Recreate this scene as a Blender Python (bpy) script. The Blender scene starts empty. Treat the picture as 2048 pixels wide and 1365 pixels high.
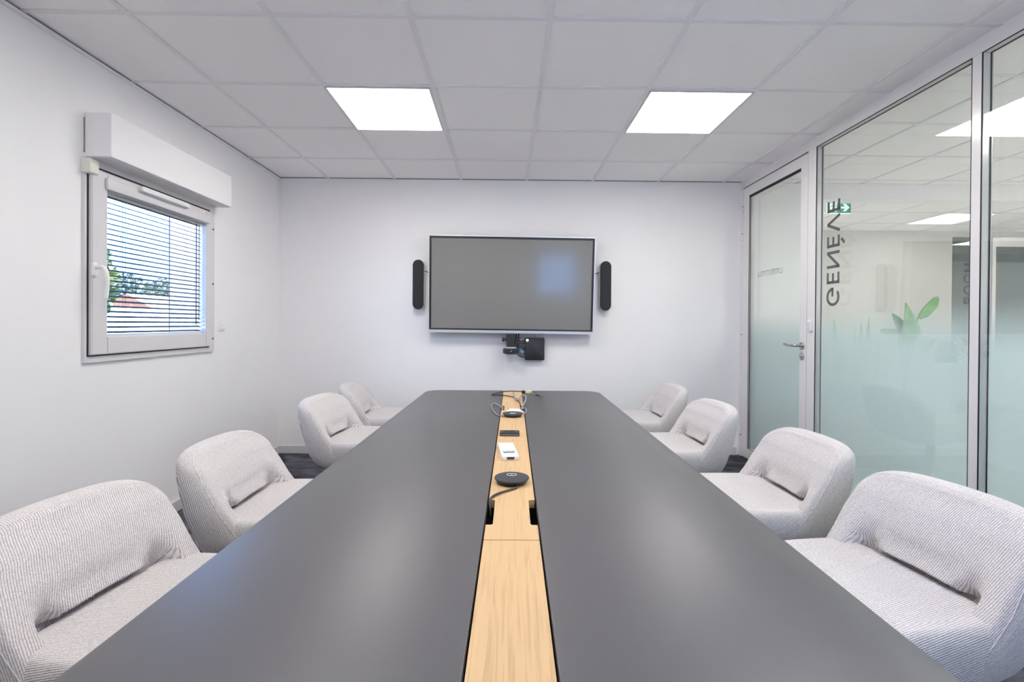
import bpy, bmesh, math, random
from mathutils import Vector, Matrix
random.seed(7)
C = bpy.context.scene.collection
sc = bpy.context.scene
PI = math.pi

# ------------------------------------------------------------------ camera
YAW, PITCH, ROLL = -0.01244, -0.0056, 0.00671
cam = bpy.data.cameras.new('camera')
cam_o = bpy.data.objects.new('camera', cam); C.objects.link(cam_o)
fw = Vector((-math.sin(YAW)*math.cos(PITCH), math.cos(YAW)*math.cos(PITCH), math.sin(PITCH)))
rt = Vector((math.cos(YAW), math.sin(YAW), 0)); up = rt.cross(fw)
r2 = rt*math.cos(ROLL)+up*math.sin(ROLL); u2 = up*math.cos(ROLL)-rt*math.sin(ROLL)
M = Matrix((r2, u2, -fw)).transposed().to_4x4(); M.translation = (0, 0, 1.18783)
cam_o.matrix_world = M
cam.sensor_width = 36; cam.lens = 965.6/2048*36; cam.shift_y = -0.01422; cam.clip_start = 0.02
sc.camera = cam_o

# ------------------------------------------------------------------ world, exposure
SKY_COL = (0.22, 0.45, 1.0); SKY_STRENGTH = 6.0
PANEL_STRENGTH = 12.5; CORRIDOR_STRENGTH = 5.0; CORRIDOR_FILL_STRENGTH = 19.0
SUN_STRENGTH = 45.0
w = bpy.data.worlds.new('sky'); sc.world = w; w.use_nodes = True
nt = w.node_tree; bg = nt.nodes['Background']
bg.inputs[0].default_value = (*SKY_COL, 1); bg.inputs[1].default_value = SKY_STRENGTH
sun = bpy.data.lights.new('sun', 'SUN'); sun.energy = SUN_STRENGTH; sun.color = (1,.93,.82); sun.angle = .01
sun_o = bpy.data.objects.new('sun', sun); C.objects.link(sun_o); sun_o.rotation_euler = (math.radians(-40), 0, 0)
sc.view_settings.view_transform = 'Standard'; sc.view_settings.look = 'None'
sc.view_settings.exposure = 0.52; sc.view_settings.gamma = 1; sc.view_settings.use_curve_mapping = False
try:
    sc.cycles.max_bounces = 16; sc.cycles.diffuse_bounces = 8; sc.cycles.transparent_max_bounces = 24
    sc.cycles.glossy_bounces = 6; sc.cycles.caustics_reflective = False; sc.cycles.caustics_refractive = False
    sc.cycles.sample_clamp_indirect = 6
except Exception: pass

# ------------------------------------------------------------------ materials
def mat(name, col, rough=0.5, metal=0.0, spec=0.5, emit=None, strength=0.0, coat=0.0):
    m = bpy.data.materials.new(name); m.use_nodes = True
    b = m.node_tree.nodes['Principled BSDF']
    b.inputs['Base Color'].default_value = (*col, 1); b.inputs['Roughness'].default_value = rough
    b.inputs['Metallic'].default_value = metal; b.inputs['Specular IOR Level'].default_value = spec
    b.inputs['Coat Weight'].default_value = coat
    if emit:
        b.inputs['Emission Color'].default_value = (*emit, 1); b.inputs['Emission Strength'].default_value = strength
    return m
def nodes(m): return m.node_tree.nodes, m.node_tree.links, m.node_tree.nodes['Principled BSDF']
def add(ns, t, **kw):
    n = ns.new(t)
    for k, v in kw.items():
        if k in n.inputs: n.inputs[k].default_value = v
        else: setattr(n, k, v)
    return n
def noisy(m, c1, c2, scale, stretch=(1,1,1), detail=4, bump=0.0, bdist=0.002, coord='Object', lo=0.35, hi=0.65):
    ns, ln, b = nodes(m)
    tc = add(ns, 'ShaderNodeTexCoord'); mp = add(ns, 'ShaderNodeMapping', Scale=stretch)
    nz = add(ns, 'ShaderNodeTexNoise', Scale=scale, Detail=detail)
    rp = add(ns, 'ShaderNodeValToRGB')
    rp.color_ramp.elements[0].position = lo; rp.color_ramp.elements[1].position = hi
    rp.color_ramp.elements[0].color = (*c1, 1); rp.color_ramp.elements[1].color = (*c2, 1)
    ln.new(tc.outputs[coord], mp.inputs[0]); ln.new(mp.outputs[0], nz.inputs['Vector'])
    ln.new(nz.outputs['Fac'], rp.inputs[0]); ln.new(rp.outputs[0], b.inputs['Base Color'])
    if bump:
        bp = add(ns, 'ShaderNodeBump', Strength=bump, Distance=bdist)
        ln.new(nz.outputs['Fac'], bp.inputs['Height']); ln.new(bp.outputs[0], b.inputs['Normal'])
    return m
M_wall = noisy(mat('wall_paint', (.82,.82,.82), .6, spec=.3), (.885,.875,.885), (.905,.895,.905), 1.5, bump=.02)
M_wall2 = noisy(mat('corridor_paint', (.62,.62,.6), .6, spec=.3), (.58,.575,.555), (.61,.605,.585), 1.5, bump=.02)
M_ceil = noisy(mat('ceiling_tile', (.8,.8,.8), .8, spec=.2), (.94,.915,.92), (.97,.945,.95), 160, bump=.12, bdist=.001)
M_grid = mat('ceiling_bar', (.84,.825,.845), .5)
M_gap = mat('painted_gap_shade', (.22,.22,.23), .8)  # dark colour standing in for the shade inside narrow gaps
M_white = mat('white_pvc', (.72,.70,.72), .3)
M_cream = mat('cream_plastic', (.78,.77,.70), .4)
M_frame = mat('white_lacquer', (.80,.78,.78), .16)
M_plast = mat('white_plastic', (.85,.85,.85), .35)
M_black = mat('black_plastic', (.018,.018,.022), .4)
M_seal = mat('black_rubber', (.012,.012,.014), .6)
M_dark = mat('charcoal_plastic', (.035,.038,.045), .35)
M_steel = mat('brushed_steel', (.42,.42,.44), .28, 1.0)
M_silver = mat('silver_aluminium', (.78,.78,.82), .3, .6)
M_legs = mat('black_metal', (.03,.03,.033), .4, .5)
M_carpet = mat('carpet', (.05,.05,.065), .95, spec=.1)
ns, ln, b = nodes(M_carpet)
tc = add(ns,'ShaderNodeTexCoord'); mp = add(ns,'ShaderNodeMapping', Scale=(2,4,1)); mp.inputs['Rotation'].default_value=(0,0,.5)
n1 = add(ns,'ShaderNodeTexNoise', Scale=1.3, Detail=3, Distortion=1.2); n2 = add(ns,'ShaderNodeTexNoise', Scale=400, Detail=2)
rp = add(ns,'ShaderNodeValToRGB'); rp.color_ramp.elements[0].position=.42; rp.color_ramp.elements[1].position=.62
rp.color_ramp.elements[0].color=(.05,.05,.065,1); rp.color_ramp.elements[1].color=(.14,.14,.17,1)
bp = add(ns,'ShaderNodeBump', Strength=.5, Distance=.003)
ln.new(tc.outputs['Object'],mp.inputs[0]); ln.new(mp.outputs[0],n1.inputs['Vector']); ln.new(n1.outputs['Fac'],rp.inputs[0])
ln.new(rp.outputs[0],b.inputs['Base Color']); ln.new(tc.outputs['Object'],n2.inputs['Vector']); ln.new(n2.outputs['Fac'],bp.inputs['Height']); ln.new(bp.outputs[0],b.inputs['Normal'])

M_top = noisy(mat('anthracite_laminate', (.08,.08,.085), .40, spec=.5), (.10,.096,.102), (.115,.111,.117), 900, detail=2, bump=.06, bdist=.0004)
M_bounce = noisy(mat('pale_bounce_floor', (.6,.58,.55), .5), (.74,.72,.69), (.8,.78,.75), 6)  # unseen corridor floor, made pale to bounce light upwards
# pale wood with fine long grain
M_wood = mat('maple_veneer', (.8,.6,.36), .4, spec=.4)
ns, ln, b = nodes(M_wood)
tc = add(ns,'ShaderNodeTexCoord'); mp = add(ns,'ShaderNodeMapping', Scale=(150,5,20)); mp2 = add(ns,'ShaderNodeMapping', Scale=(12,1.2,4))
n1 = add(ns,'ShaderNodeTexNoise', Scale=1.0, Detail=5, Distortion=.6); n2 = add(ns,'ShaderNodeTexNoise', Scale=1.0, Detail=2)
r1 = add(ns,'ShaderNodeValToRGB'); r1.color_ramp.elements[0].position=.30; r1.color_ramp.elements[1].position=.5
r1.color_ramp.elements[0].color=(.57,.38,.205,1); r1.color_ramp.elements[1].color=(.70,.485,.268,1)
r3 = add(ns,'ShaderNodeValToRGB'); r3.color_ramp.elements[0].color=(.93,.9,.86,1); r3.color_ramp.elements[1].color=(1,1,1,1)
mx = add(ns,'ShaderNodeMix', data_type='RGBA', blend_type='MULTIPLY'); mx.inputs[0].default_value=1
for mpn in (mp, mp2): ln.new(tc.outputs['Object'], mpn.inputs[0])
ln.new(mp.outputs[0], n1.inputs['Vector']); ln.new(mp2.outputs[0], n2.inputs['Vector'])
ln.new(n1.outputs['Fac'], r1.inputs[0]); ln.new(n2.outputs['Fac'], r3.inputs[0])
ln.new(r1.outputs[0], mx.inputs[6]); ln.new(r3.outputs[0], mx.inputs[7]); ln.new(mx.outputs[2], b.inputs['Base Color'])
# ribbed twill upholstery
def fabric(name, rot):
    m = mat(name, (.6,.58,.57), .9, spec=.15)
    ns, ln, b = nodes(m)
    b.inputs['Sheen Weight'].default_value = .25
    tc = add(ns,'ShaderNodeTexCoord'); mp = add(ns,'ShaderNodeMapping'); mp.inputs['Rotation'].default_value = rot
    wv = add(ns,'ShaderNodeTexWave', wave_type='BANDS', bands_direction='X', Scale=54, Distortion=1.2, Detail=2)
    wv.inputs['Detail Scale'].default_value = 3
    n2 = add(ns,'ShaderNodeTexNoise', Scale=260, Detail=3)
    rp = add(ns,'ShaderNodeValToRGB')
    rp.color_ramp.elements[0].position=.12; rp.color_ramp.elements[1].position=.6
    rp.color_ramp.elements[0].color=(.48,.45,.46,1); rp.color_ramp.elements[1].color=(.80,.755,.75,1)
    r2_ = add(ns,'ShaderNodeValToRGB'); r2_.color_ramp.elements[0].position=.3; r2_.color_ramp.elements[1].position=.6
    r2_.color_ramp.elements[0].color=(.72,.73,.75,1); r2_.color_ramp.elements[1].color=(1,1,1,1)
    mx = add(ns,'ShaderNodeMix', data_type='RGBA', blend_type='MULTIPLY'); mx.inputs[0].default_value=1
    bp = add(ns,'ShaderNodeBump', Strength=.55, Distance=.0015)
    ln.new(tc.outputs['UV'],mp.inputs[0]); ln.new(mp.outputs[0],wv.inputs['Vector']); ln.new(tc.outputs['Object'],n2.inputs['Vector'])
    ln.new(wv.outputs['Fac'],rp.inputs[0]); ln.new(n2.outputs['Fac'],r2_.inputs[0])
    ln.new(rp.outputs[0],mx.inputs[6]); ln.new(r2_.outputs[0],mx.inputs[7]); ln.new(mx.outputs[2],b.inputs['Base Color'])
    ln.new(wv.outputs['Fac'],bp.inputs['Height']); ln.new(bp.outputs[0],b.inputs['Normal'])
    return m
M_fab = fabric('beige_ribbed_fabric', (0,0,.30))
M_fab_seat = fabric('beige_ribbed_seat_fabric', (0,0,.25))
M_pipe = mat('seam_fabric', (.72,.69,.68), .9)
# clear glass: tinted transparency with a Fresnel mirror
def schlick(ns, ln, f0=.04, k=1.0):
    g = add(ns,'ShaderNodeNewGeometry'); d = add(ns,'ShaderNodeVectorMath', operation='DOT_PRODUCT')
    ln.new(g.outputs['Incoming'], d.inputs[0]); ln.new(g.outputs['Normal'], d.inputs[1])
    a = add(ns,'ShaderNodeMath', operation='ABSOLUTE'); ln.new(d.outputs['Value'], a.inputs[0])
    s = add(ns,'ShaderNodeMath', operation='SUBTRACT'); s.inputs[0].default_value=1; ln.new(a.outputs[0], s.inputs[1])
    p = add(ns,'ShaderNodeMath', operation='POWER'); ln.new(s.outputs[0], p.inputs[0]); p.inputs[1].default_value=5
    q = add(ns,'ShaderNodeMath', operation='MULTIPLY_ADD'); ln.new(p.outputs[0], q.inputs[0]); q.inputs[1].default_value=k*(1-f0); q.inputs[2].default_value=f0
    return q.outputs[0]
def glass(name, tint, f0=.04, rough=0.0):
    m = bpy.data.materials.new(name); m.use_nodes = True
    ns, ln = m.node_tree.nodes, m.node_tree.links
    ns.remove(ns['Principled BSDF']); out = ns['Material Output']
    t = add(ns,'ShaderNodeBsdfTransparent'); t.inputs[0].default_value = (*tint,1)
    gl = add(ns,'ShaderNodeBsdfAnisotropic'); gl.inputs['Roughness'].default_value = rough
    mx = add(ns,'ShaderNodeMixShader'); ln.new(schlick(ns,ln,f0), mx.inputs[0]); ln.new(t.outputs[0], mx.inputs[1]); ln.new(gl.outputs[0], mx.inputs[2])
    ln.new(mx.outputs[0], out.inputs[0]); return m
M_glass = glass('partition_glass', (.962,.982,.980), .055)
M_wglass = glass('window_glass', (.98,.99,.99), .03)
M_film = bpy.data.materials.new('frosted_gradient_film'); M_film.use_nodes = True
ns, ln = M_film.node_tree.nodes, M_film.node_tree.links
ns.remove(ns['Principled BSDF']); out = ns['Material Output']
t = add(ns,'ShaderNodeBsdfTransparent'); df = add(ns,'ShaderNodeBsdfDiffuse'); tl = add(ns,'ShaderNodeBsdfTranslucent')
df.inputs[0].default_value=(.66,.79,.81,1); tl.inputs[0].default_value=(.53,.63,.66,1)
m1 = add(ns,'ShaderNodeMixShader'); m1.inputs[0].default_value=.5; ln.new(df.outputs[0],m1.inputs[1]); ln.new(tl.outputs[0],m1.inputs[2])
g = add(ns,'ShaderNodeNewGeometry'); sx = add(ns,'ShaderNodeSeparateXYZ'); ln.new(g.outputs['Position'],sx.inputs[0])
mr = add(ns,'ShaderNodeMapRange', interpolation_type='SMOOTHSTEP'); ln.new(sx.outputs['Z'],mr.inputs[0])
mr.inputs[1].default_value=1.05; mr.inputs[2].default_value=1.34; mr.inputs[3].default_value=.95; mr.inputs[4].default_value=0
wn = add(ns,'ShaderNodeTexWhiteNoise'); ln.new(g.outputs['Position'], wn.inputs['Vector'])      # a print of very fine dots, thinning out upwards
lt = add(ns,'ShaderNodeMath', operation='LESS_THAN'); ln.new(wn.outputs['Value'],lt.inputs[0]); ln.new(mr.outputs[0],lt.inputs[1])
m2 = add(ns,'ShaderNodeMixShader'); ln.new(lt.outputs[0],m2.inputs[0]); ln.new(t.outputs[0],m2.inputs[1]); ln.new(m1.outputs[0],m2.inputs[2]); ln.new(m2.outputs[0],out.inputs[0])

M_screen = mat('reflection_grey_screen', (.235,.232,.228), .13, spec=.5)  # grey base stands in for the blurred reflection of the room
M_cloth = noisy(mat('speaker_cloth', (.05,.052,.058), .9), (.03,.032,.038), (.075,.08,.088), 900, detail=2)
M_grille = noisy(mat('speaker_grille', (.02,.023,.026), .8), (.014,.017,.02), (.028,.032,.036), 700, detail=2)
M_cable = mat('black_cable', (.03,.03,.033), .35)
M_gcable = mat('grey_cable', (.33,.33,.36), .35)
M_brown = mat('dark_rim', (.05,.04,.035), .4)
M_yellow = mat('pale_yellow_tag', (.75,.78,.40), .5)
M_blue = mat('blue_plastic', (.15,.35,.60), .4)
M_dot = mat('pale_blue_light', (.6,.8,1), .4, emit=(.6,.85,1), strength=.9)
M_ring = mat('pale_ring', (.75,.78,.82), .4)
M_text = mat('grey_print', (.35,.36,.38), .6)
M_letter = mat('dark_vinyl', (.06,.068,.066), .6)
M_letter2 = mat('faint_vinyl', (.10,.13,.15), .6)
M_faint = mat('etched_print', (.46,.50,.47), .6)
M_panel = mat('lit_diffuser', (1,1,1), .5, emit=(1,.965,.91), strength=PANEL_STRENGTH)
M_panel_c = mat('lit_corridor_diffuser', (1,1,1), .5, emit=(1,.97,.93), strength=CORRIDOR_STRENGTH)
M_panel_fill = mat('corridor_fill_diffuser', (1,1,1), .5, emit=(1,.97,.93), strength=CORRIDOR_FILL_STRENGTH)  # for the extra corridor panels added as fill light
M_green = mat('sign_green', (.01,.16,.12), .4, emit=(.01,.16,.12), strength=.55)
M_signw = mat('sign_white', (.8,.95,.9), .4, emit=(.8,1,.95), strength=.45)
M_slat = mat('slate_blue_slat', (.006,.03,.038), .6, spec=.2)
M_leaf = noisy(mat('leaf_green', (.10,.22,.07), .45), (.08,.20,.07), (.17,.32,.12), 14)
M_leaf2 = noisy(mat('leaf_pale', (.2,.34,.16), .5), (.16,.30,.13), (.25,.40,.20), 18)
M_foliage = noisy(mat('hedge_foliage', (.16,.22,.12), .7), (.05,.075,.04), (.11,.135,.07), 6)
M_foliage2 = noisy(mat('tree_foliage', (.22,.34,.10), .7), (.11,.16,.03), (.17,.22,.06), 5)
M_pot = mat('dark_planter', (.07,.07,.075), .5)
M_soil = mat('soil', (.05,.035,.025), .9)
M_roof = noisy(mat('terracotta', (.55,.26,.14), .7), (.16,.06,.025), (.21,.085,.04), 8)
M_render = noisy(mat('white_render', (.75,.75,.75), .8), (.72,.72,.72), (.8,.8,.8), 3)
M_shadewall = mat('blue_shaded_white_wall', (.030,.038,.055), .6)  # sky-blue shade of a white wall, put into the base colour
M_ground = noisy(mat('pale_paving', (.5,.5,.48), .8), (.80,.79,.76), (.86,.85,.82), 4)
M_curtain = mat('slate_panel', (.10,.125,.135), .6)

# ------------------------------------------------------------------ mesh helpers
def obj(name, bm, m, parent=None, smooth=False, loc=None, rotz=None):
    me = bpy.data.meshes.new(name); bmesh.ops.recalc_face_normals(bm, faces=bm.faces); bm.to_mesh(me); bm.free()
    me.materials.append(m)
    if smooth is True:
        for p in me.polygons: p.use_smooth = True
    elif smooth:
        for p in me.polygons: p.use_smooth = True
        me.set_sharp_from_angle(angle=math.radians(smooth))
    o = bpy.data.objects.new(name, me); C.objects.link(o)
    if parent: o.parent = parent
    if loc is not None: o.location = loc
    if rotz is not None: o.rotation_euler = (0,0,rotz)
    return o
def tag(o, label=None, cat=None, group=None, kind=None):
    if label: o['label'] = label
    if cat: o['category'] = cat
    if group: o['group'] = group
    if kind: o['kind'] = kind
    return o
def thing(name, label, cat, loc=(0,0,0), rotz=0, group=None):
    o = bpy.data.objects.new(name, None); C.objects.link(o); o.empty_display_size = .05
    o.location = loc; o.rotation_euler = (0,0,rotz)
    return tag(o, label, cat, group)
def struct(name, bm, m, parent=None, **k):
    o = obj(name, bm, m, parent, **k)
    if not parent: o['kind'] = 'structure'
    return o
def sempty(name, loc=(0,0,0)):
    o = bpy.data.objects.new(name, None); C.objects.link(o); o.location = loc; o['kind']='structure'; return o
def B(): return bmesh.new()
def box(bm, lo, hi, r=0, seg=2, mx=None):
    lo, hi = Vector(lo), Vector(hi)
    t = bmesh.new(); bmesh.ops.create_cube(t, size=1)
    for v in t.verts: v.co = Vector([lo[i]+(v.co[i]+.5)*(hi[i]-lo[i]) for i in range(3)])
    if r: bmesh.ops.bevel(t, geom=t.edges[:], offset=r, segments=seg, affect='EDGES', profile=.5)
    return merge(bm, t, mx)
def merge(bm, t, mx=None):
    if mx is not None: bmesh.ops.transform(t, matrix=mx, verts=t.verts)
    me = bpy.data.meshes.new('t'); t.to_mesh(me); t.free(); bm.from_mesh(me); bpy.data.meshes.remove(me); return bm
def prism(bm, poly, z0, z1, mx=None, r=0, seg=2):
    t = bmesh.new(); vs = [t.verts.new((x,y,z0)) for x,y in poly]; f = t.faces.new(vs)
    e = bmesh.ops.extrude_face_region(t, geom=[f]); nv = [v for v in e['geom'] if isinstance(v, bmesh.types.BMVert)]
    for v in nv: v.co.z = z1
    if r:
        ed = [e_ for e_ in t.edges if abs(e_.verts[0].co.z-e_.verts[1].co.z) < 1e-7 and abs(e_.verts[0].co.z-z1) < 1e-7]
        bmesh.ops.bevel(t, geom=ed, offset=r, segments=seg, affect='EDGES', profile=.5)
    return merge(bm, t, mx)
def rrect(x0, y0, x1, y1, r, n=6, corners=(1,1,1,1)):
    P = []
    for k, (cx, cy, a0) in enumerate(((x1-r,y1-r,0),(x0+r,y1-r,PI/2),(x0+r,y0+r,PI),(x1-r,y0+r,1.5*PI))):
        if corners[k]:
            for i in range(n+1): a = a0+PI/2*i/n; P.append((cx+r*math.cos(a), cy+r*math.sin(a)))
        else: P.append(((x1,y1),(x0,y1),(x0,y0),(x1,y0))[k])
    return P
def smoothpath(pts, n=8):
    P = [Vector(p) for p in pts]; P = [2*P[0]-P[1]]+P+[2*P[-1]-P[-2]]; o = []
    for i in range(1, len(P)-2):
        a,b_,c,d = P[i-1:i+3]
        for k in range(n):
            t = k/n; o.append(.5*((2*b_)+(c-a)*t+(2*a-5*b_+4*c-d)*t*t+(3*b_-a-3*c+d)*t**3))
    o.append(P[-2]); return o
def tube(bm, pts, r, n=10, closed=False):
    pts = [Vector(p) for p in pts]; N = len(pts); rings = []; nrm = None
    for i, p in enumerate(pts):
        if closed: d = pts[(i+1)%N]-pts[i-1]
        else: d = pts[min(i+1,N-1)]-pts[max(i-1,0)]
        d.normalize()
        if nrm is None: nrm = d.orthogonal().normalized()
        else: nrm = (nrm-d*nrm.dot(d)).normalized()
        bn = d.cross(nrm); rr = r[i] if isinstance(r, (list,tuple)) else r
        rings.append([bm.verts.new(p+rr*(nrm*math.cos(2*PI*k/n)+bn*math.sin(2*PI*k/n))) for k in range(n)])
    for i in range(N if closed else N-1):
        a, b_ = rings[i], rings[(i+1)%N]
        for k in range(n): bm.faces.new((a[k],a[(k+1)%n],b_[(k+1)%n],b_[k]))
    if not closed: bm.faces.new(rings[0]); bm.faces.new(rings[-1][::-1])
    return bm
def lathe(bm, prof, n=40, mx=None):
    t = bmesh.new(); rings = []
    for r, z in prof:
        if r < 1e-6: rings.append([t.verts.new((0,0,z))])
        else: rings.append([t.verts.new((r*math.cos(2*PI*k/n), r*math.sin(2*PI*k/n), z)) for k in range(n)])
    for a, b_ in zip(rings, rings[1:]):
        for k in range(n):
            q = [a[k%len(a)], a[(k+1)%len(a)], b_[(k+1)%len(b_)], b_[k%len(b_)]]
            q = list(dict.fromkeys(q))
            if len(q) > 2: t.faces.new(q)
    for R in (rings[0], rings[-1]):
        if len(R) > 2: t.faces.new(R)
    return merge(bm, t, mx)
def mtx(x, y, z, o):   # columns: images of local axes + origin
    m = Matrix((Vector(x),Vector(y),Vector(z))).transposed().to_4x4(); m.translation = o; return m
def ringframe(bm, axis, lo, hi, wd, d0, d1):
    """rectangular frame of bar width wd; axis 'x' -> plane (y,z), depth along x d0..d1; 'y' -> plane (x,z)"""
    a0,c0 = lo; a1,c1 = hi
    wl,wr,wb,wt = wd if isinstance(wd,(list,tuple)) else (wd,)*4
    for (p0,q0,p1,q1) in ((a0,c0,a0+wl,c1),(a1-wr,c0,a1,c1),(a0+wl,c0,a1-wr,c0+wb),(a0+wl,c1-wt,a1-wr,c1)):
        if axis == 'x': box(bm, (d0,p0,q0), (d1,p1,q1))
        else: box(bm, (p0,d0,q0), (p1,d1,q1))
    return bm

# ------------------------------------------------------------------ room shell
XL, XR, YB, YF, ZC = -2.056, 2.139, 4.40, -0.40, 2.50
CX1, CY1 = 9.6, 6.56           # corridor extents
WY0, WY1, WZ0, WZ1 = 2.372, 3.342, 1.01, 1.97       # opening in the left wall
bm = B(); box(bm, (XL-.25,YF-.25,-.1), (XR+.055,CY1+.2,0)); struct('floor', bm, M_carpet)
bm = B(); box(bm, (XR+.055,YF-.25,-.1), (CX1+.2,CY1+.2,0)); struct('floor_corridor', bm, M_bounce)
bm = B(); box(bm, (XR+.056,4.42,0), (2.87,CY1,ZC)); struct('wall_corridor_return', bm, M_wall)
bm = B(); box(bm, (XL-.25,YF-.25,ZC), (CX1+.2,CY1+.2,ZC+.1)); ceiling = struct('ceiling', bm, M_ceil)
bm = B()
box(bm, (XL-.25,YF-.25,0),(XL,WY0,ZC)); box(bm,(XL-.25,WY1,0),(XL,YB+.15,ZC)); box(bm,(XL-.25,WY0,0),(XL,WY1,WZ0)); box(bm,(XL-.25,WY0,WZ1),(XL,WY1,ZC))
struct('wall_left', bm, M_wall)
bm = B(); box(bm, (XL,YB,0),(XR+.055,YB+.15,ZC)); struct('wall_back', bm, M_wall)
FX0, FX1, FZ0, FZ1 = .52, 1.36, 1.08, 1.95
bm = B(); box(bm,(XL,YF-.25,0),(FX0,YF,ZC)); box(bm,(FX1,YF-.25,0),(CX1+.2,YF,ZC)); box(bm,(FX0,YF-.25,0),(FX1,YF,FZ0)); box(bm,(FX0,YF-.25,FZ1),(FX1,YF,ZC))
struct('wall_front', bm, M_wall)
bm = B(); box(bm,(2.87,CY1,0),(6.12,CY1+.15,ZC)); box(bm,(6.12,CY1,2.42),(CX1,CY1+.15,ZC)); box(bm,(6.12,CY1+.1,0),(CX1,CY1+.15,2.42)); struct('wall_corridor_end', bm, M_wall2)
bm = B(); box(bm,(CX1,YF,0),(CX1+.2,CY1+.15,ZC)); struct('wall_corridor_right', bm, M_wall)
bm = B(); box(bm,(2.871,4.42,2.36),(CX1,4.58,ZC)); struct('trim_beam', bm, M_wall)
# exposed ceiling bars
def bars(gx, gy, x0, x1, y0, y1, skip=()):
    bm = B(); i = math.ceil((x0-gx)/.6)
    while gx+.6*i < x1: X = gx+.6*i; box(bm,(X-.012,y0,ZC-.006),(X+.012,y1,ZC+.002)); i += 1
    j = math.ceil((y0-gy)/.6)
    while gy+.6*j < y1:
        Y = gy+.6*j; box(bm,(x0,Y-.012,ZC-.0055),(x1,Y+.012,ZC+.002)); j += 1
    return bm
obj('ceiling_bars', bars(.182,2.075,XL,XR,YF,YB), M_grid, ceiling)
obj('corridor_ceiling_bars', bars(5.06,5.49,XR+.06,CX1,YF,CY1), M_grid, ceiling)
bm = B(); box(bm,(XL,YF,ZC-.008),(XL+.006,YB,ZC)); box(bm,(XL,YB-.006,ZC-.006),(XR,YB,ZC)); struct('trim_ceiling_gap_shade', bm, M_gap)  # dark strip paints the shade along the ceiling joint
bm = B(); box(bm,(XL,YF,ZC-.026),(XL+.012,YB,ZC-.011)); struct('trim_ceiling_angle', bm, M_grid)
bm = B(); box(bm,(XL,YF,0),(XL+.014,YB-.014,.072),.003); struct('baseboard_left', bm, M_white)
bm = B(); box(bm,(XL,YB-.014,0),(XR-.02,YB,.072),.003); struct('baseboard_back', bm, M_white)

# ------------------------------------------------------------------ ceiling lights
def ceiling_light(x0, y0, x1, y1, label, m, group):
    cx, cy = (x0+x1)/2, (y0+y1)/2
    t = thing('ceiling_light', label, 'ceiling light', (cx,cy,ZC), 0, group)
    hx, hy = (x1-x0)/2, (y1-y0)/2
    bm = B(); ringframe(bm, 'x', (-hy-.010,-hx-.010), (hy+.010,hx+.010), .010, 0, 1)
    # frame lies flat: (x<-z, y<-x..) map depth to z
    for v in bm.verts: v.co = Vector((v.co.z, v.co.y, 0)) + Vector((0,0,-.010+.010*v.co.x))
    obj('frame', bm, M_white, t)
    bm = B(); box(bm, (-hx,-hy,-.008), (hx,hy,-.001)); obj('diffuser', bm, m, t)
    return t
ceiling_light(-1.004,2.70,-.440,3.274,'square lit ceiling panel left of the screen, towards the window', M_panel, 'square lit panels in the meeting room ceiling')
ceiling_light(.806,2.70,1.370,3.27,'square lit ceiling panel right of the screen, towards the glass wall', M_panel, 'square lit panels in the meeting room ceiling')
ceiling_light(-1.004,.89,-.440,1.46,'added unseen ceiling light panel over near end of the table, towards the window', M_panel, 'square lit panels in the meeting room ceiling')  # out-of-view panel added to brighten the room
ceiling_light(.806,.89,1.370,1.46,'added unseen ceiling light panel over near end of the table, towards the glass wall', M_panel, 'square lit panels in the meeting room ceiling')  # its pair, likewise added out of view for more light
gc = 'square lit panels in the corridor ceiling'
ceiling_light(5.08,5.51,5.64,6.07,'square lit panel in the corridor ceiling, whole behind the large glass pane', M_panel_c, gc)
ceiling_light(3.10,5.51,3.66,6.07,'square lit panel in the corridor ceiling, mostly hidden behind the green exit sign', M_panel_c, gc)
ceiling_light(7.06,5.51,7.62,6.07,'square lit panel in the corridor ceiling, farthest right, by the dark glazed room', M_panel_c, gc)
ceiling_light(8.46,3.71,9.02,4.27,'square lit panel in the corridor ceiling, mirrored low in the dark glazed room', M_panel_c, gc)

for x, y, lb in ((3.10,.71,'beyond the nearest glass pane'),(5.08,.71,'in the second row from the glass wall, near end'),(7.06,.71,'in the third row from the glass wall, near end'),
                 (3.16,2.06,'beside the near part of the glass wall'),(5.08,2.51,'in the second row from the glass wall, middle'),(7.06,2.51,'in the third row from the glass wall, middle'),(7.06,4.01,'in the third row, before the dark glazed room')):
    ceiling_light(x,y,x+.56,y+.56,'added unseen corridor light panel '+lb, M_panel_fill, gc)  # rows added out of view to brighten the corridor
# ------------------------------------------------------------------ window in the left wall
win = sempty('window_1', (XL, -.048, 0))
bm = B(); ringframe(bm,'x',(2.412,.982),(3.450,1.985),(.020,.065,.04,.06),0,.016); ringframe(bm,'x',(2.42,WZ0),(3.39,WZ1),.02,-.07,.0)
obj('window_frame', bm, M_white, win)
bm = B(); ringframe(bm,'x',(2.430,1.020),(3.384,1.935),(.092,.055,.09,.09),-.045,.035)
bmesh.ops.bevel(bm, geom=[e for e in bm.edges if e.is_boundary is False and all(abs(v.co.x-.035)<1e-6 for v in e.verts)], offset=.004, segments=2, affect='EDGES')
sash = obj('sash', bm, M_white, win)
bm = B(); ringframe(bm,'x',(2.422,1.012),(3.390,1.953),.008,0,.018); obj('sash_gap_shade', bm, M_seal, win)  # black ring stands in for the shadow gap around the sash
bm = B(); box(bm,(.020,2.522,1.11),(.024,3.33,1.855)); box(bm,(-.034,2.522,1.11),(-.030,3.33,1.855)); obj('pane', bm, M_wglass, win)
bm = B(); ringframe(bm,'x',(2.518,1.105),(3.332,1.86),.005,.0245,.032); obj('glazing_bead', bm, M_plast, win)
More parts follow.
